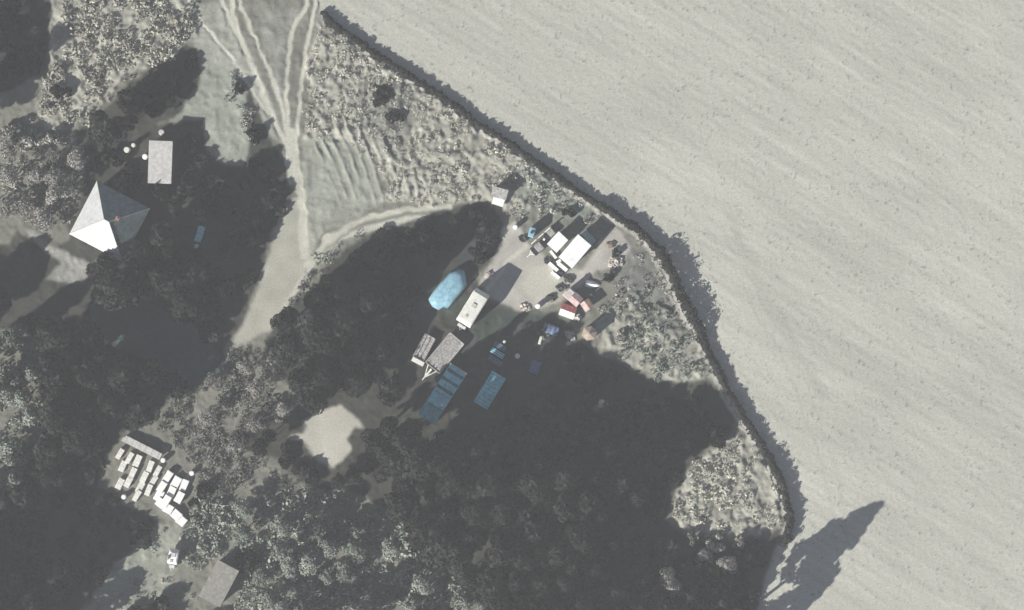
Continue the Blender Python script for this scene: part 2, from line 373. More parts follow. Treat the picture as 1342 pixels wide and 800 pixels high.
# scrub areas: polygon, leaf material, lumps per 100 sq. map units, radius range, height factor, object name
SCRUB = [
 ([(68,-10),(240,-10),(258,45),(228,75),(180,92),(150,112),(128,145),(95,168),(60,168),(50,140),(68,98),(66,60)], 'leaf_scrub', 2.3, (.3,.75), .9, 'dry_scrub'),
 ([(404,80),(414,26),(430,36),(560,118),(680,205),(720,238),(705,262),(672,285),(650,265),(600,262),(560,268),(500,262),(515,240),(470,192),(400,178)], 'leaf_scrub', 2.7, (.16,.40), .85, 'dry_scrub'),
 ([(980,570),(1000,608),(1018,645),(1024,690),(1000,700),(950,700),(905,700),(880,670),(890,640),(905,612),(930,595),(958,575)], 'leaf_scrub', 2.2, (.25,.5), .9, 'dry_scrub'),
 ([(830,385),(885,405),(912,452),(935,495),(900,498),(870,500),(830,480),(790,455),(778,430),(800,400)], 'leaf_scrubgreen', 1.7, (.25,.55), .9, 'green_scrub'),
 ([(478,303),(450,322),(412,368),(372,408),(362,425),(352,436),(385,378),(415,340),(450,314)], 'leaf_scrubgreen', 2.2, (.25,.5), .9, 'green_scrub'),
 ([(790,290),(840,315),(864,352),(888,405),(830,390),(790,400),(775,380),(800,352),(826,330)], 'leaf_scrubgrey', .9, (.2,.45), .8, 'weathered_scrub'),
 ([(650,225),(700,225),(780,270),(790,290),(760,300),(720,285),(675,290),(655,262)], 'leaf_scrubgrey', 1.3, (.25,.5), .8, 'weathered_scrub'),
 ([(225,522),(292,485),(300,460),(345,447),(370,500),(400,520),(388,540),(330,560),(318,590),(400,640),(360,660),(250,690),(255,640),(215,600),(205,560)], 'leaf_dull', 4.5, (.15,.5), .9, 'weathered_scrub'),
 ([(255,650),(400,640),(440,640),(520,680),(545,715),(640,800),(640,830),(260,830),(300,790),(312,740),(240,740),(235,690)], 'leaf_scrubgreen', 2.6, (.25,.75), 1., 'green_scrub'),
 ([(10,150),(60,165),(95,180),(112,215),(110,250),(90,295),(-20,290)], 'leaf_scrubgrey', 1.2, (.3,.6), .9, 'weathered_scrub'),
 ([(300,85),(330,125),(345,165),(330,200),(310,150),(296,110)], 'leaf_scrubgrey', 1.5, (.3,.6), .9, 'weathered_scrub'),
 ([(-10,430),(55,450),(58,560),(45,600),(-10,640)], 'leaf_scrubgreen', 1.5, (.3,.6), 1., 'green_scrub'),
 ([(350,700),(500,690),(560,740),(760,790),(980,740),(1010,800),(990,830),(560,830)], 'leaf_scrubgrey', .5, (.25,.6), 1., 'weathered_scrub'),
 ([(200,690),(235,690),(262,740),(250,830),(150,830),(170,760)], 'leaf_scrubgreen', .7, (.2,.4), .8, 'green_scrub'),
]
def quads(Cn, Nr, size, rng, stretch=1.4):
    n = len(Cn)
    t = rng.normal(size=(n, 3)); a = np.cross(Nr, t); a /= np.linalg.norm(a, axis=1, keepdims=True) + 1e-9
    b = np.cross(Nr, a); b /= np.linalg.norm(b, axis=1, keepdims=True) + 1e-9
    s = size[:, None]; a = a * s * stretch * .5; b = b * s * .5
    V = np.stack([Cn - a, Cn - b * .8 + a * .1, Cn + a, Cn + b], 1).reshape(-1, 3)
    return V, np.arange(n * 4).reshape(-1, 4)
def scrub():
    for si, (poly, m, dens, (r0, r1), hf, nm) in enumerate(SCRUB):
        rng = np.random.default_rng(300 + si)
        xs = [p[0] for p in poly]; ys = [p[1] for p in poly]
        A = (max(xs) - min(xs)) * (max(ys) - min(ys)); n = int(A * dens / 100)
        X = rng.uniform(min(xs), max(xs), n); Y = rng.uniform(min(ys), max(ys), n)
        ok = inpoly(X + rng.normal(0, 4, n), Y + rng.normal(0, 4, n), poly) & (fbm(X, Y, 22, 77, 2) > .36)
        for ex in KEEP_CLEAR: ok &= ~inpoly(X, Y, ex)
        X, Y = X[ok], Y[ok]; n = len(X)
        R = rng.uniform(r0, r1, n) * rng.choice([.8, 1, 1.3], n); q = 22
        th = rng.uniform(0, 2 * np.pi, (n, q)); ph = np.arccos(rng.uniform(-.05, 1, (n, q)))
        d = np.stack([np.sin(ph) * np.cos(th), np.sin(ph) * np.sin(th), np.cos(ph)], -1)
        rad = R[:, None, None] * rng.uniform(.7, 1.1, (n, q, 1))
        base = np.stack([(X - 671) / 10, (400 - Y) / 10, np.full(n, .12)], -1)[:, None, :]
        P = base + d * rad * np.array([1, 1, hf * 1.15])
        Nn = d + rng.normal(0, .45, d.shape); Nn /= np.linalg.norm(Nn, axis=-1, keepdims=True)
        sz = (rng.uniform(.5, 1.0, (n, q)) * (R[:, None] * .55)).reshape(-1)
        V, F = quads(P.reshape(-1, 3), Nn.reshape(-1, 3), sz, rng)
        o = fastmesh(nm, V, F, M[m]); o['kind'] = 'stuff'

# ------------------------------------------------------------------ trees
def crown_arrays(rng, R, z0, z1, clumps, per, leaf, pointed=False, core=.35):
    Ps, Ns, Ss = [], [], []
    for i in range(clumps):
        k = rng.uniform(0, 1) ** .8
        z = z0 + (z1 - z0) * k
        prof = math.sqrt(max(.05, 1 - (2 * (k if not pointed else k * .9) - .75) ** 2 * .8)) if not pointed else max(.03, (1 - k) ** .8 * (min(1, .4 + k * 3)))
        ang = rng.uniform(0, 2 * np.pi); rr = R * prof * math.sqrt(rng.uniform(core, 1)) * .78
        c = np.array([rr * math.cos(ang), rr * math.sin(ang), z]); cr = R * rng.uniform(.22, .40) * (1 if not pointed else .75 * (.25 + .75 * prof))
        d = rng.normal(size=(per, 3)); d[:, 2] = np.abs(d[:, 2]) * .9 - .25; d /= np.linalg.norm(d, axis=1, keepdims=True)
        P = c + d * cr * rng.uniform(.75, 1.08, (per, 1)) * np.array([1, 1, .8])
        Nn = d + rng.normal(0, .5, d.shape); Nn /= np.linalg.norm(Nn, axis=1, keepdims=True)
        Ps.append(P); Ns.append(Nn); Ss.append(rng.uniform(.6, 1.1, per) * leaf)
    return np.concatenate(Ps), np.concatenate(Ns), np.concatenate(Ss)
def trunk_mb(rng, R, H, z0):
    mb = MB(); x = y = 0; p = (0, 0, -.15); r = .045 * R + .08
    steps = 4; pts = [p]
    for i in range(1, steps + 1):
        x += rng.uniform(-.12, .12); y += rng.uniform(-.12, .12); pts.append((x, y, H * .85 * i / steps))
    for i in range(steps): mb.tube(pts[i], pts[i + 1], r * (1 - i / steps * .75), r * (1 - (i + 1) / steps * .75), 7)
    for i in range(9):
        t = rng.uniform(.3, .95); k = min(int(t * steps), steps - 1); f = t * steps - k
        b = Vector(pts[k]).lerp(Vector(pts[k + 1]), f); a = rng.uniform(0, 2 * math.pi); L = R * rng.uniform(.5, .85) * (1 - .7 * t)
        e = b + Vector((math.cos(a) * L, math.sin(a) * L, L * rng.uniform(.35, .8)))
        if e.z > H * .93: e.z = H * .93
        mb.tube(b, e, r * .38 * (1 - t * .4), r * .1, 5)
        for _ in range(2):
            a2 = a + rng.uniform(-.9, .9); m_ = b.lerp(e, rng.uniform(.4, .8)); L2 = L * .45
            mb.tube(m_, m_ + Vector((math.cos(a2) * L2, math.sin(a2) * L2, L2 * .4)), r * .16, r * .05, 4)
    return mb
PROTO = {}
def make_proto(kind, name, leafm, n, clumps, per, leaf, pointed=False, R=2.5, H=10, z0=2.6):
    PROTO[kind] = []
    for i in range(n):
        rng = np.random.default_rng(hash_(kind) + i * 31)
        P, N, S = crown_arrays(rng, R, z0, H - .5, clumps, per, leaf, pointed)
        V, F = quads(P, N, S, rng)
        cme = fastmesh('crown', V, F, M[leafm]); tme = trunk_mb(rng, R, H, z0).build('trunk', M['bark'])
        PROTO[kind].append((cme.data, tme.data, R, H, name))
        bpy.data.objects.remove(cme); bpy.data.objects.remove(tme)
def hash_(s): return sum(ord(c) * (i + 3) for i, c in enumerate(s))
TREES = []
def tree(kind, px, py, r, h, label, group=None):
    cme, tme, R, H, name = random.choice(PROTO[kind])
    root = empty(name, px, py, random.uniform(0, 360), label=label, cat='tree', group=group)
    root.scale = (r / R, r / R, h / H)
    for nm, me in (('trunk', tme), ('crown', cme)):
        o = bpy.data.objects.new(nm, me); C.objects.link(o); o.parent = root
    TREES.append((px, py, r, h)); return root
BUSHES = {}
def make_bush(kind, leafm, n):
    BUSHES[kind] = []
    for i in range(n):
        rng = np.random.default_rng(900 + hash_(kind) + i)
        P, N, S = crown_arrays(rng, 1.0, .1, .75, 9, 60, .26)
        V, F = quads(P, N, S, rng); o = fastmesh('bush', V, F, M[leafm]); BUSHES[kind].append(o.data); bpy.data.objects.remove(o)
def bush(kind, px, py, r, h, label, group=None):
    o = bpy.data.objects.new('bush', random.choice(BUSHES[kind])); C.objects.link(o)
    x, y = W(px, py); o.location = (x, y, 0); o.rotation_euler = (0, 0, random.uniform(0, 6.28)); o.scale = (r, r, h)
    TREES.append((px, py, r, h)); return tag(o, label, 'bush', group)

KEEP_CLEAR = [  # no growth over these
 [(270,735),(295,725),(322,745),(312,795),(262,800)],
 [(190,178),(236,178),(236,236),(190,236)], [(133,236),(204,274),(165,350),(88,308)], [(250,290),(276,290),(276,332),(250,332)],
 [(560,352),(650,352),(650,395),(612,445),(578,560),(530,550),(538,470)], [(570,470),(625,475),(570,570),(530,545)],
 [(615,520),(640,478),(672,490),(640,545)], [(630,440),(700,440),(715,500),(640,500)], [(690,420),(790,420),(790,450),(740,460),(690,460)],
 [(385,545),(470,530),(472,592),(432,620),(385,580)], [(145,565),(215,565),(262,620),(250,695),(200,680),(145,640)],
 [(210,705),(245,705),(245,755),(210,755)], [(655,300),(826,290),(826,350),(790,400),(640,400)], [(634,245),(672,245),(672,276),(634,276)],
 [(720,375),(785,375),(785,420),(720,420)], [(160,185),(225,165),(230,190),(160,210)],
 [(560,430),(612,430),(612,560),(530,560)],
]
def forest():
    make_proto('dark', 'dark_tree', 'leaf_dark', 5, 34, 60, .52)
    make_proto('green', 'green_tree', 'leaf_green', 5, 34, 62, .42)
    make_proto('grey', 'grey_tree', 'leaf_grey', 4, 26, 40, .38)
    make_proto('poplar', 'tall_tree', 'leaf_green', 2, 125, 60, .5, True, R=4, H=15, z0=6.2)
    make_bush('dark', 'leaf_dark', 4); make_bush('green', 'leaf_scrubgreen', 4); make_bush('grey', 'leaf_scrubgrey', 4)
    # light plan on a coarse grid: L = lowest height that must stay sunlit
    g = np.arange(-60, 1400, 4.0); gy = np.arange(-60, 864, 4.0); GX, GY = np.meshgrid(g, gy)
    L = np.where(shade_mask(GX, GY), 99., 0.)
    for p in CROWNS: L[inpoly(GX, GY, p)] = 5.0
    for p, z in HOLES: L[inpoly(GX, GY, p)] = z
    def look(x, y):
        i = int((y + 60) / 4); j = int((x + 60) / 4)
        if i < 0 or j < 0 or i >= L.shape[0] or j >= L.shape[1]: return 99
        return L[i, j]
    def hmax(px, py, r, cap):
        h = cap
        for off in (-.65, 0, .65):
            ox, oy = px - DY * off * r * 10, py + DX * off * r * 10
            t = 0; run = 0
            while t < cap * KSH + 30:
                z = look(ox + DX * t, oy + DY * t)
                if z < 99:
                    run += 1
                    if run > 2 or z > 0 : h = min(h, z + max(0, t - 6) / KSH)
                else: run = 0
                t += 4
        return h
    placed = []
    def free(px, py, r):
        return all((px - a) ** 2 + (py - b) ** 2 > ((r + c) * 10 * .62) ** 2 for a, b, c in placed)
    def blocked(px, py, r):
        for k in range(9):
            a = k * math.pi / 4; q = 0 if k == 8 else r * 8.5
            x = np.array([px + q * math.cos(a)]); y = np.array([py + q * math.sin(a)])
            if any(inpoly(x, y, ex)[0] for ex in KEEP_CLEAR): return True
        return False
    def zone_label(px, py):
        if py < 250 and px < 330: return 'in the shaded wood above the pale outbuilding and the house'
        if px < 400 and py < 520: return 'in the shaded wood between the house and the dirt track'
        if px < 330: return 'in the dark wood along the left edge of the photo'
        if py < 540 and px < 640: return 'in the dark wood between the curved track and the blue tarpaulin'
        if px < 640: return 'in the shade around the pale pale clearing'
        if py > 700: return 'in the scattered growth along the bottom edge'
        return 'in the large dark wood below the yard'
    SIZE = lambda h: ('tall', 'middling', 'low')[0 if h > 8.5 else 1 if h > 4.5 else 2]
    rnd = random.Random(5); nd = 0
    for rr in (2.9, 2.3, 1.7, 1.2, .8):
        for _ in range(2600):
            px = rnd.uniform(-30, 1040); py = rnd.uniform(0, 850); r = rr * rnd.uniform(.85, 1.15)
            if look(px, py) < 99 or nd > 225: continue
            if (rr < 1 and nd > 215): break
            e = r * 10 * .75
            if min(look(px + e, py), look(px - e, py), look(px, py + e), look(px, py - e)) < 99: continue
            if not free(px, py, r) or blocked(px, py, r): continue
            if inpoly(np.array([px]), np.array([py]), [(-20,325),(20,325),(60,358),(120,372),(200,395),(270,430),(298,470),(288,502),(225,500),(150,458),(60,412),(0,385)])[0]: continue
            if inpoly(np.array([px]), np.array([py]), [(560,395),(650,395),(745,425),(735,470),(690,520),(640,560),(600,560)])[0]: continue
            if inpoly(np.array([px]), np.array([py]), [(0,270),(60,300),(140,330),(165,362),(120,390),(40,385),(0,350)])[0]: continue
            h = hmax(px, py, r, rnd.uniform(9, 13))
            if h < 1.0: continue
            placed.append((px, py, r)); nd += 1
            z = zone_label(px, py)
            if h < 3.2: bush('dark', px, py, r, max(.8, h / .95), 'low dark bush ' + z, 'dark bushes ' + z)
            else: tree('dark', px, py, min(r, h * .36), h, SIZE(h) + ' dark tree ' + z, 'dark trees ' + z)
    # paler sunlit crowns, each mass with its own look
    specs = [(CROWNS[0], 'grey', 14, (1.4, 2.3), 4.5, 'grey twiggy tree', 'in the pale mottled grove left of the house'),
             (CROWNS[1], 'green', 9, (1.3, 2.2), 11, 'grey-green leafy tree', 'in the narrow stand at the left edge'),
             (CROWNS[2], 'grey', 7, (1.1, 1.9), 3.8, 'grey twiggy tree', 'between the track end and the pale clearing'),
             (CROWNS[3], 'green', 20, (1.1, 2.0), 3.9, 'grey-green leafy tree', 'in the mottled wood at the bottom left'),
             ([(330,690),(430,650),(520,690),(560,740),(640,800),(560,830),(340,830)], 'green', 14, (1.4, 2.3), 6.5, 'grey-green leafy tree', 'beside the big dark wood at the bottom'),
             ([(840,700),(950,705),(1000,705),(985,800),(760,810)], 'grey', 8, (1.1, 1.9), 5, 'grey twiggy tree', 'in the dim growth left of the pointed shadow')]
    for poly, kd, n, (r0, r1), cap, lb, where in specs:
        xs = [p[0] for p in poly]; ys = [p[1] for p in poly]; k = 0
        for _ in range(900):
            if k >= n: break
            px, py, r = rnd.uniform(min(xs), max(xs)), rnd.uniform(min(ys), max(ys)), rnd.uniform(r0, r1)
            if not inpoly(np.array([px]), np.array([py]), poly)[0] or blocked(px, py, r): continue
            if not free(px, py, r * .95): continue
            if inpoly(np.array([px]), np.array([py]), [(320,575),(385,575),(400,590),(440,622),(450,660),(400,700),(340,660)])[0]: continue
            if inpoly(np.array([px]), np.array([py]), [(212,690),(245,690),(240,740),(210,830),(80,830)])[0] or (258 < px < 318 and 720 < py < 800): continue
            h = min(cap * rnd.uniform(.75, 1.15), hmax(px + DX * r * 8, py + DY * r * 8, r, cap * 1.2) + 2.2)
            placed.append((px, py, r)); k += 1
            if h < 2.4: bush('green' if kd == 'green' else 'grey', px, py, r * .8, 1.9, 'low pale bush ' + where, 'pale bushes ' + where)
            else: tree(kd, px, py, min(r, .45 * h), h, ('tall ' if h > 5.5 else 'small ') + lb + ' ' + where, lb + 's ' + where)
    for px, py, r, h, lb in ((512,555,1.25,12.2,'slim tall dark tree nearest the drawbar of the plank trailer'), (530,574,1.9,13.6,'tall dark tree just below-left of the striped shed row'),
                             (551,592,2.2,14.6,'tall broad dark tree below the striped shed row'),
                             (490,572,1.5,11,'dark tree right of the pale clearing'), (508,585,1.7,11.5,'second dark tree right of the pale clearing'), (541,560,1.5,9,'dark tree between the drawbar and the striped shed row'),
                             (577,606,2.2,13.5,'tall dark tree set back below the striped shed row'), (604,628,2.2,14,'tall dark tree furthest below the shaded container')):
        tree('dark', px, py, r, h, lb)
    # woods beyond the left and bottom margins, whose shade reaches in
    for i, (px, py, r, h) in enumerate([(-62,160,2.6,11),(-85,200,2.6,10),(-60,680,2.6,12),(-55,430,2.2,8.2),(-45,398,2.0,7.5),(-70,455,2.2,9),(-30,487,1.9,9.3),(-22,524,2.0,11),
                                        (-30,700,2.4,11),(10,830,2.5,11),(-50,740,2.6,12),(-50,800,2.6,12),(60,850,2.5,9)]):
        tree('dark', px, py, r, h, 'dark tree just beyond the left border of the wood', 'dark trees beyond the left border')
    tree('poplar', 957, 820, 4.0, 13.9, 'tall pointed tree whose long shadow falls on the field at the bottom', None)
    tree('poplar', 922, 890, 3.1, 12.4, 'second tall tree below the photo edge, beside the pointed one', None)
    tree('dark', 139, 353, 2.1, 5.8, 'dark tree whose shade bites into the lower corner of the hipped roof')
    # single bushes and small trees one can pick out
    singles = [('dark', 83, 118, 1.5, 1.8, 'dark round bush alone in the pale scrub at the upper left'),
               ('green', 160, 240, 1.1, 1.6, 'green round bush touching the top corner of the hipped roof'),
               ('grey', 84, 288, .7, 1.3, 'small pale bush just left of the house'),
               ('grey', 70, 270, .9, 1.3, 'pale bush up-left of the house'),
               ('grey', 43, 270, .8, 1.3, 'pale bush near the left edge beside the house'),
               ('dark', 209, 245, 1.1, 3.3, 'dark bush at the lower end of the pale outbuilding roof'),
               ('dark', 325, 738, 1.9, 2.2, 'dark round bush right of the pale bare strip at the bottom'),
               ('dark', 198, 806, 3.0, 2.8, 'wide dark bush cut by the bottom edge of the photo'),
               ('grey', 850, 775, .9, 1.2, 'small round pale bush alone in the dim growth at the bottom'),
               ('grey', 805, 765, .9, 1.1, 'pale ragged bush left of the small round one at the bottom'),
               ('dark', 500, 130, 1.5, 1.2, 'dark low bush in the darker patch of the scrub triangle'),
               ('dark', 519, 152, 1.3, 1.1, 'second dark bush in the darker patch of the scrub triangle'),
               ('green', 262, 282, 1.0, 1.2, 'low green bush above the small blue tarpaulin'),
               ('dark', 335, 175, .9, 1.6, 'dark bush at the left edge of the dirt track'),
               ('dark', 312, 118, .9, 1.5, 'dark bush beside the track fork at the upper left'),
               ('dark', 744, 281, 1.0, 1.2, 'dark bush above the small white cabin'),
               ('dark', 808, 331, .6, .9, 'small dark bush beside the pale rubble heap'),
               ('green', 712, 437, .9, 1.0, 'low green bush in the shaded corner below the red shed'),
               ('dark', 797, 362, .8, 1.2, 'dark bush right of the white upturned dinghy'),
               ('grey', 815, 440, .9, 1.1, 'pale bush right of the tan pavilion roof'),
               ('dark', 270, 640, 1.2, 1.5, 'dark bush right of the white board stacks'),
               ('dark', 254, 660, .9, 1.2, 'dark bush at the lower end of the white board stacks')]
    for k, px, py, r, h, lb in singles: bush(k, px, py, r, h, lb)

def hedges():
    def prof(x, y):
        if y > 600: return 1.3
        if 855 < x < 925 and y < 440: return 1.95
        if x > 780 and y < 340: return 1.15
        if y > 430: return 1.05
        return .85
    runs = [(1, 11, 'low dark hedge between the scrub triangle and the pale field'), (10, 18, 'taller bulging dark hedge around the corner of the pale field'),
            (17, 25, 'narrow dark hedge running down to the pointed shadow')]
    for hi, (a, b, lb) in enumerate(runs):
        rng = np.random.default_rng(60 + hi); P = []; N = []; S = []
        pts = HEDGE_LINE[a:b]
        for (x1, y1), (x2, y2) in zip(pts[:-1], pts[1:]):
            L = math.hypot(x2 - x1, y2 - y1); nx, ny = -(y2 - y1) / L, (x2 - x1) / L
            if nx < 0: nx, ny = -nx, -ny       # towards the field
            s = 0
            while s < L:
                t = s / L; x = x1 + (x2 - x1) * t; y = y1 + (y2 - y1) * t; h = prof(x, y) * rng.choice([.9, 1, 1.05, 1.1, 1.2])
                wd = min(.7, .22 + h * .2) * rng.uniform(.6, 1.45); ox = 6 + rng.uniform(-1.5, 1.5) + (h - .9) * 4
                cx, cy = W(x + nx * ox, y + ny * ox); q = 44
                d = rng.normal(size=(q, 3)); d[:, 2] = np.abs(d[:, 2]); d /= np.linalg.norm(d, axis=1, keepdims=True)
                c = np.array([cx, cy, h * .45]); P.append(c + d * np.array([wd, wd, h * .55]) * rng.uniform(.6, 1.05, (q, 1)))
                c2 = np.array([cx, cy, 0.0]); P.append(c2 + d * np.array([wd, wd, h * .5])); N.append(d); 
                n_ = d + rng.normal(0, .4, d.shape); N.append(n_ / np.linalg.norm(n_, axis=1, keepdims=True)); S.append(rng.uniform(.18, .36, 2 * q))
                s += 3.4
        V, F = quads(np.concatenate(P), np.concatenate(N), np.concatenate(S), rng)
        tag(fastmesh('hedge', V, F, M['leaf_dark']), lb, 'hedge', 'field boundary hedges')

# ------------------------------------------------------------------ buildings and yard objects
def wheel(root, x, y, r=.3, w=.18):
    t = MB().tube((x, y - w / 2, r), (x, y + w / 2, r), r, n=18).build('wheel', M['rubber'], root, .03)
    MB().tube((x, y - w / 2 - .01, r), (x, y + w / 2 + .01, r), r * .55, n=12).build('rim', M['steel'], t)
def window(root, x, y, z, w, h, axis, frame='white'):
    if axis == 'y': f = MB().box(x, y, z, w + .1, .05, h + .1); g = MB().box(x, y, z, w, .07, h)
    else: f = MB().box(x, y, z, .05, w + .1, h + .1); g = MB().box(x, y, z, .07, w, h)
    fo = f.build('window', M[frame], root); g.build('pane', M['glass'], fo)
def door(root, x, y, z, w, h, axis, m='wood'):
    if axis == 'y': d = MB().box(x, y, z, w, .06, h); k = MB().box(x + w * .35, y, z, .1, .14, .03)
    else: d = MB().box(x, y, z, .06, w, h); k = MB().box(x, y + w * .35, z, .14, .1, .03)
    do = d.build('door', M[m], root); k.build('handle', M['steel'], do)
def caravan(px, py, L, Wd, H, ang, label, body='cream', roofm='white', skew=.35):
    r = empty('caravan', px, py, ang, label=label, cat='caravan')
    z0 = .45
    prof = [(-L/2+.12, z0), (L/2-.2, z0), (L/2, z0+.35), (L/2-.05, H*.62), (L/2-skew, H-.12), (L/2-skew-.3, H-.02), (-L/2+skew+.3, H-.02), (-L/2+skew*.6, H-.12), (-L/2+.02, H*.6), (-L/2, z0+.3)]
    MB().side(prof, -Wd/2, Wd/2).build('body', M[body], r, .07)
    MB().box(0, 0, H + .01, L - 2*skew - .4, Wd - .25, .05).build('roof', M[roofm], r, .03)
    MB().box(.3, 0, H + .09, .6, .55, .12).build('roof_hatch', M['palegrey'], r, .03)
    MB().box(-L*.27, .15, H + .07, .35, .35, .09).build('roof_vent', M['palegrey'], r, .02)
    for x in (-L*.25, L*.25): window(r, x, -Wd/2, H*.62, .8, .5, 'y'); 
    window(r, L*.28, Wd/2, H*.62, .8, .5, 'y'); door(r, -L*.1, Wd/2, z0 + .85, .6, 1.65, 'y', 'cream')
    for y in (-1, 1): wheel(r, 0, y * (Wd/2 - .12))
    db = MB(); db.tube((-L/2 + .1, -.55, .42), (-L/2 - .95, 0, .42), .04); db.tube((-L/2 + .1, .55, .42), (-L/2 - .95, 0, .42), .04)
    db.tube((-L/2 - .8, 0, .42), (-L/2 - .8, 0, .02), .035); d = db.build('drawbar', M['steel'], r)
    MB().box(-L/2 - .35, 0, .56, .4, Wd*.55, .3).build('front_locker', M['palegrey'], r, .04)
    return r
def cabin(name, px, py, L, Wd, H, ang, label, cat, wallm, roofm, over=.08, ribs=0, ribm=None, mono=0., dm='wood', seams=0, win=True):
    r = empty(name, px, py, ang, label=label, cat=cat)
    w = MB().box(0, 0, (H - .1) / 2, L - .16, Wd - .16, H - .1); w.build('wall', M[wallm], r)
    a, b = L/2 + over, Wd/2 + over
    rf = MB(); rf.add([(-a,-b,H-.08),(a,-b,H-.08),(a,b,H-.08+mono),(-a,b,H-.08+mono),(-a,-b,H+.02),(a,-b,H+.02),(a,b,H+.02+mono),(-a,b,H+.02+mono)],
                      [(0,3,2,1),(4,5,6,7),(0,1,5,4),(2,3,7,6),(0,4,7,3),(1,2,6,5)])
    ro = rf.build('roof', M[roofm], r, .015)
    if ribs:
        for i in range(ribs):
            x = -a + (i + .5) * 2*a/ribs
            MB().box(x, 0, H + .05 + mono/2, .09, 2*b - .05, .06, rx=math.atan2(mono, 2*b)).build('roof_batten', M[ribm or roofm], ro)
    door(r, -L*.22, -Wd/2 + .06, min(1.85, H - .35) / 2 + .05, min(.75, L*.3), min(1.85, H - .35), 'y', dm)
    if win and L > 1.6: window(r, L*.22, -Wd/2 + .06, H*.6, min(.8, L*.25), .5, 'y')
    if win and Wd > 1.5: window(r, L/2 - .06, 0, H*.6, .6, .45, 'x')
    return r
def gable_shed(px, py, L, Wd, H, rise, ang, label, cat, wallm, roof_a, roof_b, name='garden_shed'):
    r = empty(name, px, py, ang, label=label, cat=cat)
    w = MB(); y = Wd/2 - .06
    w.side([(-y, 0), (y, 0), (y, H), (0, H + rise), (-y, H)], -L/2 + .08, L/2 - .08)
    w.v = [(v[1], v[0], v[2]) for v in w.v]; w.f = [tuple(reversed(f)) for f in w.f]
    w.build('wall', M[wallm], r)
    sl = math.atan2(rise, Wd/2); ln = math.hypot(rise, Wd/2) + .1
    for s, m in ((-1, roof_a), (1, roof_b)):
        MB().box(0, s * (Wd/4 + .03), H + rise/2 + .02, L + .12, ln, .05, rx=-s * sl).build('roof', M[m], r, .01)
    door(r, 0, -Wd/2 + .04, min(H, 1.7)/2, .6, min(H, 1.7) - .1, 'y')
    return r
def barrel(px, py, r, h, m, label, cat='barrel', name='barrel', group=None):
    o = empty(name, px, py, random.uniform(0, 90), label=label, cat=cat, group=group)
    b = MB(); n = 5; r *= .85
    for i in range(n):
        z0, z1 = h*i/n, h*(i+1)/n; k0 = r * (.88 + .12 * math.sin(math.pi*i/n)); k1 = r * (.88 + .12 * math.sin(math.pi*(i+1)/n))
        b.tube((0,0,z0), (0,0,z1), k0, k1, 16, cap=(i in (0, n-1)))
    b.build('drum', M[m], o, 0, False); MB().tube((0,0,h), (0,0,h+.05), r*.8, r*.75, 16).build('lid', M[m], o)
    return o
def heap(name, px, py, n, spread, size, m, label, cat):
    mb = MB()
    for i in range(n):
        a = random.uniform(0, 6.28); d = spread * math.sqrt(random.random()); s = size * random.uniform(.5, 1.2)
        mb.box(math.cos(a)*d, math.sin(a)*d*.7, s*.3 + (spread - d)*.3, s, s*random.uniform(.5, 1), s*.5, random.uniform(0, 3), random.uniform(-.4, .4), random.uniform(-.4, .4))
    o = mb.build(name, M[m], None, .02); x, y = W(px, py); o.location = (x, y, 0); return tag(o, label, cat)
def tarp(name, px, py, L, Wd, H, ang, m, label, cat, point=0., legs=False):
    """a sheet pulled over a load: domed, sagging between ridges, draped to the ground, with ropes"""
    r = empty(name, px, py, ang, label=label, cat=cat)
    nx, ny = 30, 18; V = []; F = []
    rr = random.Random(int(px * 7 + py))
    for j in range(ny + 1):
        for i in range(nx + 1):
            u, v = i/nx*2 - 1, j/ny*2 - 1
            w = Wd/2 * (1 - point * max(0, u) ** 2.2)
            f = max(abs(u) ** 5, abs(v) ** 5); top = H * (1 - .18 * v*v) * (1 - .05 * math.cos(u * 9))
            z = top if f < .75 else top * max(0.0, 1 - (f - .75) / .25 * 1.0)
            z = max(.03, z + rr.uniform(-.012, .012))
            V.append((u * L/2 * (1 + .03*math.sin(v*7)), v * w * (1 + .04*math.sin(u*11)), z))
    for j in range(ny):
        for i in range(nx):
            k = j*(nx+1)+i; F.append((k, k+1, k+nx+2, k+nx+1))
    me = MB(); me.add(V, F); o = me.build('sheet', M[m], r, 0, True)
    so = o.modifiers.new('Solidify', 'SOLIDIFY'); so.thickness = .02
    rp = MB()
    for x in (-L*.28, 0, L*.26):
        for s in (-1, 1): rp.tube((x, 0, H + .02), (x, s * Wd*.40, H * .86), .015, n=4); rp.tube((x, s*Wd*.40, H*.86), (x, s * (Wd/2 + .05), .02), .015, n=4)
    rp.build('rope', M['dark'], r)
    return r
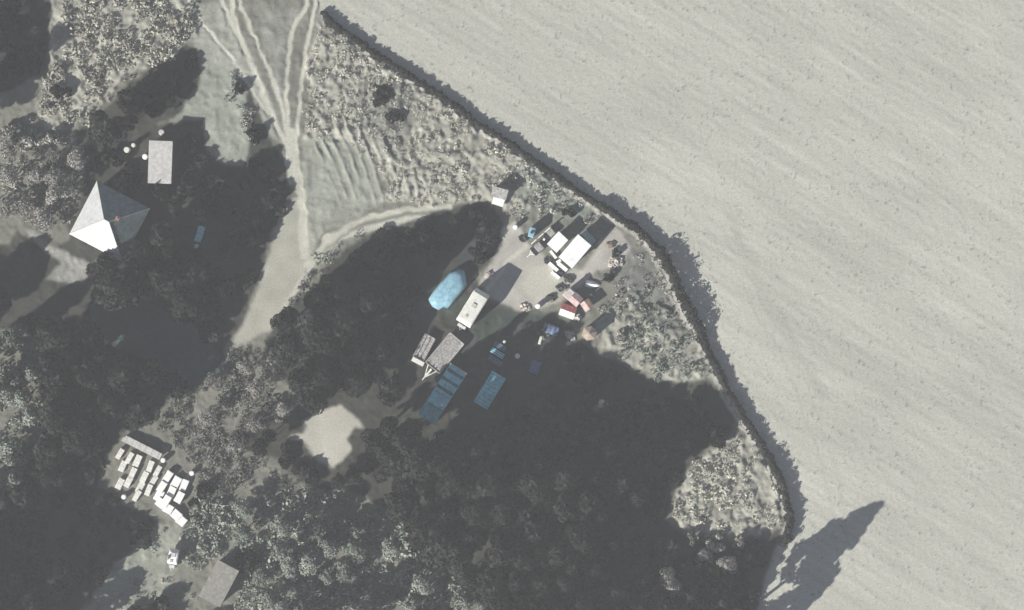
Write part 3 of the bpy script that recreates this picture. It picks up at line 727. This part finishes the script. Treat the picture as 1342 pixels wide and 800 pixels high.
def flatbed(px, py, L, Wd, z, ang, label, bedm, railm, draw=1.2, name='trailer', load=None):
    r = empty(name, px, py, ang, label=label, cat='trailer')
    MB().box(0, 0, z, L, Wd, .1).build('bed', M[bedm], r, .01)
    for s, (sx, sy, cx, cy) in zip(range(4), ((L, .09, 0, Wd/2), (L, .09, 0, -Wd/2), (.09, Wd - .1, L/2, 0), (.09, Wd - .1, -L/2, 0))):
        MB().box(cx, cy, z + .17, sx, sy, .28).build('side_board', M[railm], r, .01)
    for y in (-1, 1): wheel(r, -.1, y * (Wd/2 - .2), min(.28, z * .5))
    if draw:
        d = MB(); d.tube((-L/2, -Wd*.3, z - .05), (-L/2 - draw, 0, z - .1), .07); d.tube((-L/2, Wd*.3, z - .05), (-L/2 - draw, 0, z - .1), .07)
        d.box(-L/2 - draw*.5, 0, z - .02, draw*.75, .26, .05); d.tube((-L/2 - draw, 0, z - .1), (-L/2 - draw - .5, 0, z - .15), .07)
        d.tube((-L/2 - draw*.8, 0, z - .1), (-L/2 - draw*.8, 0, .02), .04); d.build('drawbar', M['boards'], r)
    if load:
        for i in range(load):
            MB().box(random.uniform(-.15, .15), -Wd/2 + .2 + i * (Wd - .4)/max(1, load - 1), z + .1 + .05, L - .35, (Wd - .4)/load*.8, .08, random.uniform(-.04, .04)).build('board', M['greysheet'], r)
    return r

def buildings():
    # ---- house with hipped metal roof
    r = empty('house', 147, 291, -27.5, label='square house with steep hipped roof, its left faces bright in the sun', cat='house')
    S = 3.75; H = 2.7; top = 5.9; e = S + .15
    MB().box(0, 0, H/2, 2*S - .5, 2*S - .5, H).build('wall', M['render'], r)
    rf = MB(); ap = .35
    rf.add([(-e,-e,H),(e,-e,H),(e,e,H),(-e,e,H),(-ap,0,top),(ap,0,top),(-e,-e,H-.12),(e,-e,H-.12),(e,e,H-.12),(-e,e,H-.12)],
           [(0,1,5,4),(1,2,5),(2,3,4,5),(3,0,4),(0,6,7,1),(1,7,8,2),(2,8,9,3),(3,9,6,0),(9,8,7,6)])
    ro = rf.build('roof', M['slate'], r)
    ro.data.materials.append(M['shaderoof'])
    for k in (1, 2): ro.data.polygons[k].material_index = 1  # slopes turned from the sun take the shade-painted copy
    hips = MB()
    for a in ((-e,-e),(-e,e)): hips.tube((a[0],a[1],H+.02),(-ap,0,top+.02),.06,n=6)
    for a in ((e,-e),(e,e)): hips.tube((a[0],a[1],H+.02),(ap,0,top+.02),.06,n=6)
    hips.tube((-ap,0,top+.02),(ap,0,top+.02),.07,n=6); hips.build('ridge_cap', M['palegrey'], ro)
    ch = MB().box(1.1, .9, 4.9, .55, .55, 1.6).build('chimney', M['brick'], ro, .02); MB().tube((1.1,.9,5.7),(1.1,.9,5.95),.12,.1,10).build('chimney_pot', M['orange'], ch)
    for x in (-2, 0, 2): window(r, x, -S + .24, 1.5, .9, 1.0, 'y')
    for y in (-2, 2): window(r, -S + .24, y, 1.5, .9, 1.0, 'x')
    for y in (-1.5, 1.5): window(r, S - .24, y, 1.5, .9, 1.0, 'x')
    door(r, 0, S - .24, 1.05, .95, 2.05, 'y', 'darkwood')
    # ---- pale shed
    cabin('outbuilding', 213, 214, 5.4, 2.9, 2.75, 88, 'pale grey flat-roofed outbuilding in the clearing above the house', 'outbuilding', 'render', 'palegrey', mono=.12)
    # ---- caravans, cabins
    caravan(620, 403.5, 5.0, 2.15, 3.15, 58.5, 'cream caravan with roof hatch parked between the blue tarpaulin and its long shadow', 'cream', 'cream')
    cabin('site_cabin', 753.2, 330, 3.75, 2.15, 2.25, 49.5, 'larger of the two brilliant white roofed cabins in the yard', 'cabin', 'cream', 'white', dm='wood', seams=3)
    cabin('site_cabin', 730.5, 317.8, 2.1, 1.55, 1.9, 47, 'smaller of the two brilliant white roofed cabins in the yard', 'cabin', 'cream', 'white', dm='wood')
    r = empty('covered_boat', 588, 380.5, 0, label='light blue tarpaulin pulled over a long load left of the cream caravan', cat='tarpaulin')
    out = [(562,392),(567,402),(575,406),(581,402),(587,404),(596,394),(604,384),(611,375),(610,364),(608,355),(599,353),(590,357),(580,368),(570,380)]
    out = [((a - 588)/10, (380.5 - b)/10) for a, b in out]; n = len(out); tb = MB(); V = []
    rings = [(1.03, .02), (1.0, .5), (.97, 1.0), (.90, 1.32), (.72, 1.5), (.4, 1.6), (.12, 1.63)]
    for q, z in rings:
        for k, (a, b) in enumerate(out): V.append((a*q, b*q, z + (.05*math.sin(k*2.1) if z > .3 else 0)))
    tb.add(V, [(g*n+k, g*n+(k+1) % n, (g+1)*n+(k+1) % n, (g+1)*n+k) for g in range(len(rings)-1) for k in range(n)] + [tuple(range((len(rings)-1)*n, len(rings)*n))])
    tb.build('sheet', M['blue'], r, 0, True)
    for k in (1, 4, 7, 10, 12):
        rp = MB(); rp.tube((out[k][0]*.5, out[k][1]*.5, 1.62), (out[k][0]*.93, out[k][1]*.93, 1.33), .02, n=4); rp.tube((out[k][0]*.93, out[k][1]*.93, 1.33), (out[k][0]*1.06, out[k][1]*1.06, .02), .02, n=4)
        rp.build('rope', M['dark'], r)
    flatbed(583, 463, 5.0, 2.35, .75, 50, 'grey plank trailer whose pale drawbar points down-left', 'greysheet', 'palegrey', 1.6, load=6)
    flatbed(556, 456, 3.4, 1.5, .6, 62, 'small grey open trailer with pale lower end beside the plank trailer', 'greysheet', 'greysheet', 0, load=3)
    MB_ = MB().box(0, 0, .5, .6, 1.7, 1.0).build('crate', M['boards'], None, .02); x, y = W(548, 474); MB_.location = (x, y, 0); MB_.rotation_euler[2] = math.radians(62)
    tag(MB_, 'pale flat crate at the lower end of the small open trailer', 'crate')
    # ribbed greenhouse-like row in the shade
    for i, (t, L, mm, rm, H, lb) in enumerate([(-3.1, 2.0, 'teal', 'tealdark', 1.9, 'lowest dark teal shed roof at the end of the striped row'),
                                               (-1.1, 1.7, 'tealpale', 'cream', 2.1, 'pale teal shed roof second from the end of the striped row'),
                                               (1.85, 4.0, 'tealpale', 'tealdark', 2.3, 'long teal shed with dark stripes across its roof')]):
        a = math.radians(57.5); px = 581 + math.cos(a)*t*10; py = 515 - math.sin(a)*t*10
        rr = cabin('tool_shed', px, py, L, 2.5, H, 57.5, lb, 'shed', 'tealdark', mm, over=.03, mono=.1)
        if i == 2:
            for k in range(3): MB().box(-1.35 + k*1.25, 0, H + .07, .42, 2.45, .05, rx=.04).build('roof_stripe', M['tealdark'], rr)
            MB().box(1.9, 0, H + .09, .2, 2.45, .06, rx=.04).build('roof_stripe', M['palegrey'], rr)
        if i == 1: MB().box(-.3, -.7, H + .12, .35, .4, .15).build('roof_vent', M['white'], rr)
    cabin('shipping_container', 642, 511, 4.7, 2.1, 2.3, 59, 'flat teal-blue container roof standing alone in the shade', 'container', 'tealdark', 'tealpale', over=.0, ribs=9, ribm='teal', dm='tealdark')
    for k, (px, py, m, w, lb) in enumerate([(655,454,'bluegrey',1.7,'uppermost blue-grey slatted pallet of the small stack row'), (652,463,'tealpale',1.9,'pale teal slatted pallet between two blue-grey ones'), (649,473,'bluegrey',2.0,'lowest blue-grey slatted pallet beside the shaded container')]):
        r = empty('pallet', px, py, -31, label=lb, cat='pallet', group='pallets in the shade')
        for s in (-.25, 0, .25): MB().box(0, s*1.0, .55, w, .17, .06).build('slat', M[m], r)
        for s in (-.4, 0, .4): MB().box(s*w, 0, .27, .1, .65, .5).build('bearer', M['wood'], r)
    barrel(678, 467, .42, .9, 'cream', 'pale round drum standing in the shade below the yard')
    barrel(705, 401.5, .42, .8, 'white', 'white round drum at the lower edge of the yard')
    barrel(661, 448, .25, .7, 'cream', 'small pale drum above the blue-grey pallets')
    tarp('covered_heap', 701, 481, 1.7, 1.4, .9, 70, 'bluegrey', 'small square blue-grey cover alone in the shade', 'cover')
    tarp('covered_heap', 722, 432, 2.1, 1.3, .8, -20, 'bluegrey', 'dark blue-grey cover below the red-roofed shed', 'cover')
    r = empty('water_trough', 708, 446, 75, label='narrow white trough beside the dark blue-grey cover', cat='trough')
    MB().box(0, 0, .3, 1.1, .35, .4).build('basin', M['cream'], r, .05); MB().box(0, 0, .05, .9, .25, .1).build('base', M['wood'], r)
    # red and pink sheds
    r = gable_shed(750.5, 389.5, 2.3, 1.3, 1.5, .25, -41, 'pale pink roofed shed with white upper half', 'shed', 'wood', 'pink', 'pink')
    MB().box(-.65, 0, 1.78, .85, 1.15, .04).build('roof_sheet', M['palegrey'], r)
    gable_shed(744, 408, 1.9, 1.5, 1.4, .3, -20, 'red roofed shed with a bright white lower eave', 'shed', 'wood', 'cream', 'red')
    r = gable_shed(769, 400, 1.2, 1.2, 1.2, .2, -55, 'small rust-orange roofed hutch right of the pink shed', 'hutch', 'wood', 'pink', 'orange', name='hutch')
    # tan pavilion
    r = empty('pavilion', 772, 437, 12, label='tan six-sided pavilion roof at the edge of the dark wood', cat='pavilion')
    hx = [(1.05*math.cos(math.radians(60*i)), 1.0*math.sin(math.radians(60*i))) for i in range(6)]
    MB().prism([(x*.85, y*.85) for x, y in hx], 0, 1.9).build('wall', M['wood'], r)
    MB().add([(x, y, 1.9) for x, y in hx] + [(0, 0, 2.35)], [(i, (i+1) % 6, 6) for i in range(6)] + [tuple(range(5, -1, -1))]).build('roof', M['tan'], r)
    MB().tube((0,0,2.3),(0,0,2.5),.06).build('finial', M['wood'], r)
    # dinghy
    r = empty('dinghy', 777, 373, -8, label='white upturned dinghy at the right edge of the yard', cat='dinghy')
    n = 10; V = []
    for i in range(n + 1):
        t = i/n; w = .48 * math.sin(math.pi * min(1, .28 + t*.72)) ** .7
        for j in range(9):
            a = math.pi*j/8; V.append((-1 + 2*t, w*math.cos(a), .06 + .5*math.sin(a)*(w/.48)**.5))
    MB().add(V, [(i*9+j, i*9+j+1, (i+1)*9+j+1, (i+1)*9+j) for i in range(n) for j in range(8)]).build('hull', M['white'], r, 0, True)
    MB().box(-.1, 0, .58, 1.6, .06, .07).build('keel', M['white'], r)
    # small hut at the upper edge
    r = cabin('hut', 655, 254, 1.9, 1.2, 1.6, -15, 'little grey-roofed hut by the upper edge of the dark wood', 'hut', 'wood', 'greysheet', mono=.1)
    r = cabin('chest', 653, 265, 1.4, .8, .9, -18, 'white lidded chest just below the little grey-roofed hut', 'chest', 'cream', 'white', win=False)
    barrel(675.5, 298, .38, 1.0, 'white', 'white drum at the upper left corner of the yard')
    # blue tank, fence, trailers by the cabins
    r = empty('water_tank', 697, 305, 75, label='upright blue water tank at the top of the yard', cat='tank')
    MB().box(0, 0, 1.0, 1.3, .8, 1.4).build('tank', M['blue'], r, .12); MB().tube((0,0,1.7),(0,0,1.85),.2,n=12).build('lid', M['dark'], r)
    lg = [MB().box(a*.5, b*.28, .15, .1, .1, .3).build('leg', M['wood'], r) for a in (-1, 1) for b in (-1, 1)]
    r = empty('panel_fence', 708, 310, 41, label='thin white panel fence between the blue tank and the smaller white cabin', cat='fence')
    MB().box(0, 0, .75, 3.5, .16, 1.0).build('panel', M['boards'], r)
    for x in (-1.75, -.6, .6, 1.75): MB().box(x, 0, .65, .12, .2, 1.3).build('post', M['wood'], r)
    flatbed(704, 326, 1.5, 1.2, .5, 40, 'small grey open trailer left of the smaller white cabin', 'greysheet', 'dark', .5)
    flatbed(720, 307, 1.4, 1.0, .5, 42, 'dark framed grey trailer above the smaller white cabin', 'greysheet', 'dark', 0)
    barrel(713, 314, .22, .6, 'white', 'little white drum between two small grey trailers')
    for i, (px, py, a, L, w, h, lb) in enumerate([(725,334,-52,1.2,.3,.5,'thin white plank box below the smaller white cabin'), (725,350,-42,1.5,.42,.55,'left upper white box of the jumble below the white cabins'),
            (737,350,-40,1.5,.45,.6,'right upper white box against the larger white cabin'), (728,361,-38,1.3,.38,.5,'lowest white box of the jumble below the white cabins'), (732,343,30,.6,.35,.5,'smallest grey white box between the two cabins')]):
        r = empty('storage_box', px, py, a, label=lb, cat='box', group='white boxes below the cabins')
        MB().box(0, 0, h/2, L, w, h).build('crate_body', M['white'], r, .02); MB().box(0, 0, h + .02, L + .04, w + .04, .04).build('lid', M['white'], r)
    for px, py, lb in ((744,366,'dark scrap pile at the lower end of the larger white cabin'), (734,378,'dark scrap pile above the pink roofed shed'), (722,392,'dark scrap pile between the yard slab and the pink shed'),
                       (663,440,'dark scrap pile in the shaded lower yard'), (690,428,'dark scrap pile in the green shaded corner of the yard'), (686,312,'dark scrap pile left of the blue water tank'), (719,342,'dark scrap tangle left of the white boxes'), (735,357,'dark scrap between the white boxes')):
        heap('scrap_heap', px, py, 14, .6, .45, 'dark', lb, 'scrap')
    r = empty('cold_frame', 771, 311, -49, label='pale teal glazed cold frame at the upper end of the larger white cabin', cat='cold frame')
    MB().box(0, 0, .35, 2.0, .9, .6).build('frame', M['steel'], r, .03)
    for s in (-.5, .5): MB().box(s, 0, .68, .9, .8, .04, rx=.08).build('pane', M['frostglass'], r)
    heap('rubble_heap', 807, 344, 26, 1.0, .45, 'rubble', 'pale pinkish rubble heap at the right side of the yard', 'rubble')
    heap('rubble_heap', 688, 404, 12, .7, .35, 'rubble', 'flat pale rubble heap at the lower tip of the yard', 'rubble')
    heap('rubble_heap', 641, 362, 14, .7, .4, 'rubble', 'pale rubble between the blue tarpaulin and the caravan shadow', 'rubble')
    heap('plank_pile', 755, 417, 10, .6, .6, 'palegrey', 'pale grey plank pile right of the red roofed shed', 'plank pile')
    heap('plank_pile', 747, 440, 12, .8, .55, 'greysheet', 'grey plank pile left of the tan pavilion', 'plank pile')
    heap('plank_pile', 800, 322, 8, .5, .5, 'wood', 'brown plank pile at the upper right of the yard', 'plank pile')
    cabin('long_shed', 289, 763, 5.2, 3.0, 2.3, 62, 'low brown-grey roofed shed cut into the growth near the bottom edge', 'shed', 'wood', 'brownroof')
    # by the house
    barrel(167.5, 197, .5, 1.3, 'cream', 'leftmost pale drum in the row left of the outbuilding'); barrel(176, 191, .35, 1.3, 'cream', 'slim grey drum of the row left of the outbuilding')
    barrel(191, 206, .45, 1.2, 'white', 'bright white drum close to the outbuilding wall'); barrel(212.5, 174, .5, .8, 'palegrey', 'squat pale grey drum above the outbuilding roof')
    tarp('covered_trailer', 262, 307, 2.2, .95, .7, 72, 'lightblue', 'small blue tarpaulin bundle alone in the dark wood right of the house', 'tarpaulin')
    barrel(258, 323, .36, .7, 'white', 'small white drum at the lower end of the little blue bundle')
    # ---- stacks of pale boards
    cols = [[(158,595)], [(171,600),(161,611)], [(180,605),(174,619),(168,632)], [(197,611),(189,624),(184,638),(180,649)], [(207,618),(201,631),(196,643)],
            [(220,625),(214,637),(208,649)], [(231,631),(225,643),(219,656)], [(242,637),(236,651)], [(212,660),(222,667),(232,675),(239,683)], [(158,634)]]
    ordn = ['first','second','third','fourth','fifth','sixth','seventh','eighth','bottom cross','lone outer']
    k = 0
    for ci, colm in enumerate(cols):
        for j, (px, py) in enumerate(colm):
            px += random.uniform(-1, 1); py += random.uniform(-1, 1)
            big = ci in (5, 6, 7, 8)
            pos = ['upper end','next to the top','lower middle','bottom end'][j if len(colm) > 1 else 0]
            lb = ('bright white' if big else 'greyish white') + ' board stack, ' + pos + ' of the ' + ordn[ci] + ' row from the left' if ci < 8 else \
                 (('bright white board stack, number %s along the lower cross row' % ['one','two','three','four'][j]) if ci == 8 else 'greyish white board stack outside the rows at the left')
            r = empty('board_stack', px, py, (62 if ci != 8 else -36) + random.uniform(-7, 7), label=lb, cat='board stack', group='pale board stacks')
            L = (1.55 if big else 1.5) * random.uniform(.92, 1.04); w = (.98 if big else .72) * random.uniform(.85, 1.1); nl = random.choice([4, 5, 6]) if big else random.choice([3, 4])
            if ci == 8: L = 1.22; w = 1.15
            for q in (-.3, .3): MB().box(q*L, 0, .06, .1, w, .12).build('bearer', M['wood'], r)
            mb = MB()
            for l in range(nl):
                mb.box(random.uniform(-.04, .04), random.uniform(-.03, .03), .17 + l*.13, L, w, .10, random.uniform(-.05, .05))
            mb.build('boards', M['white'] if big else M['boards'], r, .01)
    cabin('lean_to', 187, 586, 5.4, .75, .9, -27, 'long narrow grey lean-to along the top of the white board stacks', 'lean-to', 'wood', 'palegrey', ribs=6, win=False)
    for px, py, lb in ((163,651,'round white drum left of the board stacks'), (214.5,603,'small white drum at the right end of the narrow lean-to'), (252,620,'white drum right of the board stacks')):
        barrel(px, py, .42, .8, 'white', lb)
    caravan(228.5, 729, 2.0, 1.25, 1.7, 80, 'tiny white caravan near the bottom edge below the board stacks', 'white', 'white', .15)
    heap('rubble_heap', 214, 762, 8, .4, .3, 'rubble', 'small cream rubble heap below the tiny white caravan', 'rubble')

# ------------------------------------------------------------------ build
ground()
scrub()
forest()
hedges()
buildings()

# ------------------------------------------------------------------ air, light, camera
VIEW_H = 420.0
def haze(density):
    mb = MB().box(0, 0, (VIEW_H + 10) / 2 - 2, 4500, 4500, VIEW_H + 10)
    me = bpy.data.meshes.new('haze'); me.from_pydata(mb.v, [], mb.f); o = bpy.data.objects.new('haze', me); C.objects.link(o)
    m = bpy.data.materials.new('haze_air'); m.use_nodes = True; nt = m.node_tree; nt.nodes.clear()
    out = nt.nodes.new('ShaderNodeOutputMaterial'); pv = nt.nodes.new('ShaderNodeVolumePrincipled')
    pv.inputs['Color'].default_value = (.93, .94, .96, 1); pv.inputs['Density'].default_value = density
    nt.links.new(pv.outputs['Volume'], out.inputs['Volume']); me.materials.append(m); o['kind'] = 'stuff'
haze(.00028)
w = bpy.data.worlds.new('World'); bpy.context.scene.world = w; w.use_nodes = True
nt = w.node_tree; sky = nt.nodes.new('ShaderNodeTexSky'); sky.sky_type = 'NISHITA'; sky.sun_disc = False
sky.sun_elevation = SUN_EL
sky.sun_rotation = math.atan2(-math.cos(SUN_AZ), -math.sin(SUN_AZ)) % (2 * math.pi)
bg = nt.nodes['Background']; nt.links.new(sky.outputs['Color'], bg.inputs['Color']); bg.inputs['Strength'].default_value = .05
sky.air_density = .55; sky.dust_density = .3
sd = bpy.data.lights.new('sun', 'SUN'); sd.energy = 5.0; sd.angle = math.radians(.53); sd.color = (1, .965, .90)
so = bpy.data.objects.new('sun', sd); C.objects.link(so)
v = Vector((math.cos(SUN_EL) * math.cos(SUN_AZ), math.cos(SUN_EL) * math.sin(SUN_AZ), -math.sin(SUN_EL)))
so.rotation_euler = v.to_track_quat('-Z', 'Y').to_euler(); so.location = (-60, -50, 80)
cd = bpy.data.cameras.new('camera'); cam = bpy.data.objects.new('camera', cd); C.objects.link(cam)
cam.location = (0, 0, VIEW_H); cd.sensor_width = 36; cd.lens = 36 * VIEW_H / 134.2; cd.clip_start = 1; cd.clip_end = 6000
sc = bpy.context.scene; sc.camera = cam
sc.view_settings.view_transform = 'Standard'; sc.view_settings.look = 'None'; sc.view_settings.exposure = 1.02; sc.view_settings.gamma = 1
sc.cycles.use_denoising = True; sc.cycles.max_bounces = 5; sc.cycles.diffuse_bounces = 3; sc.cycles.volume_bounces = 0
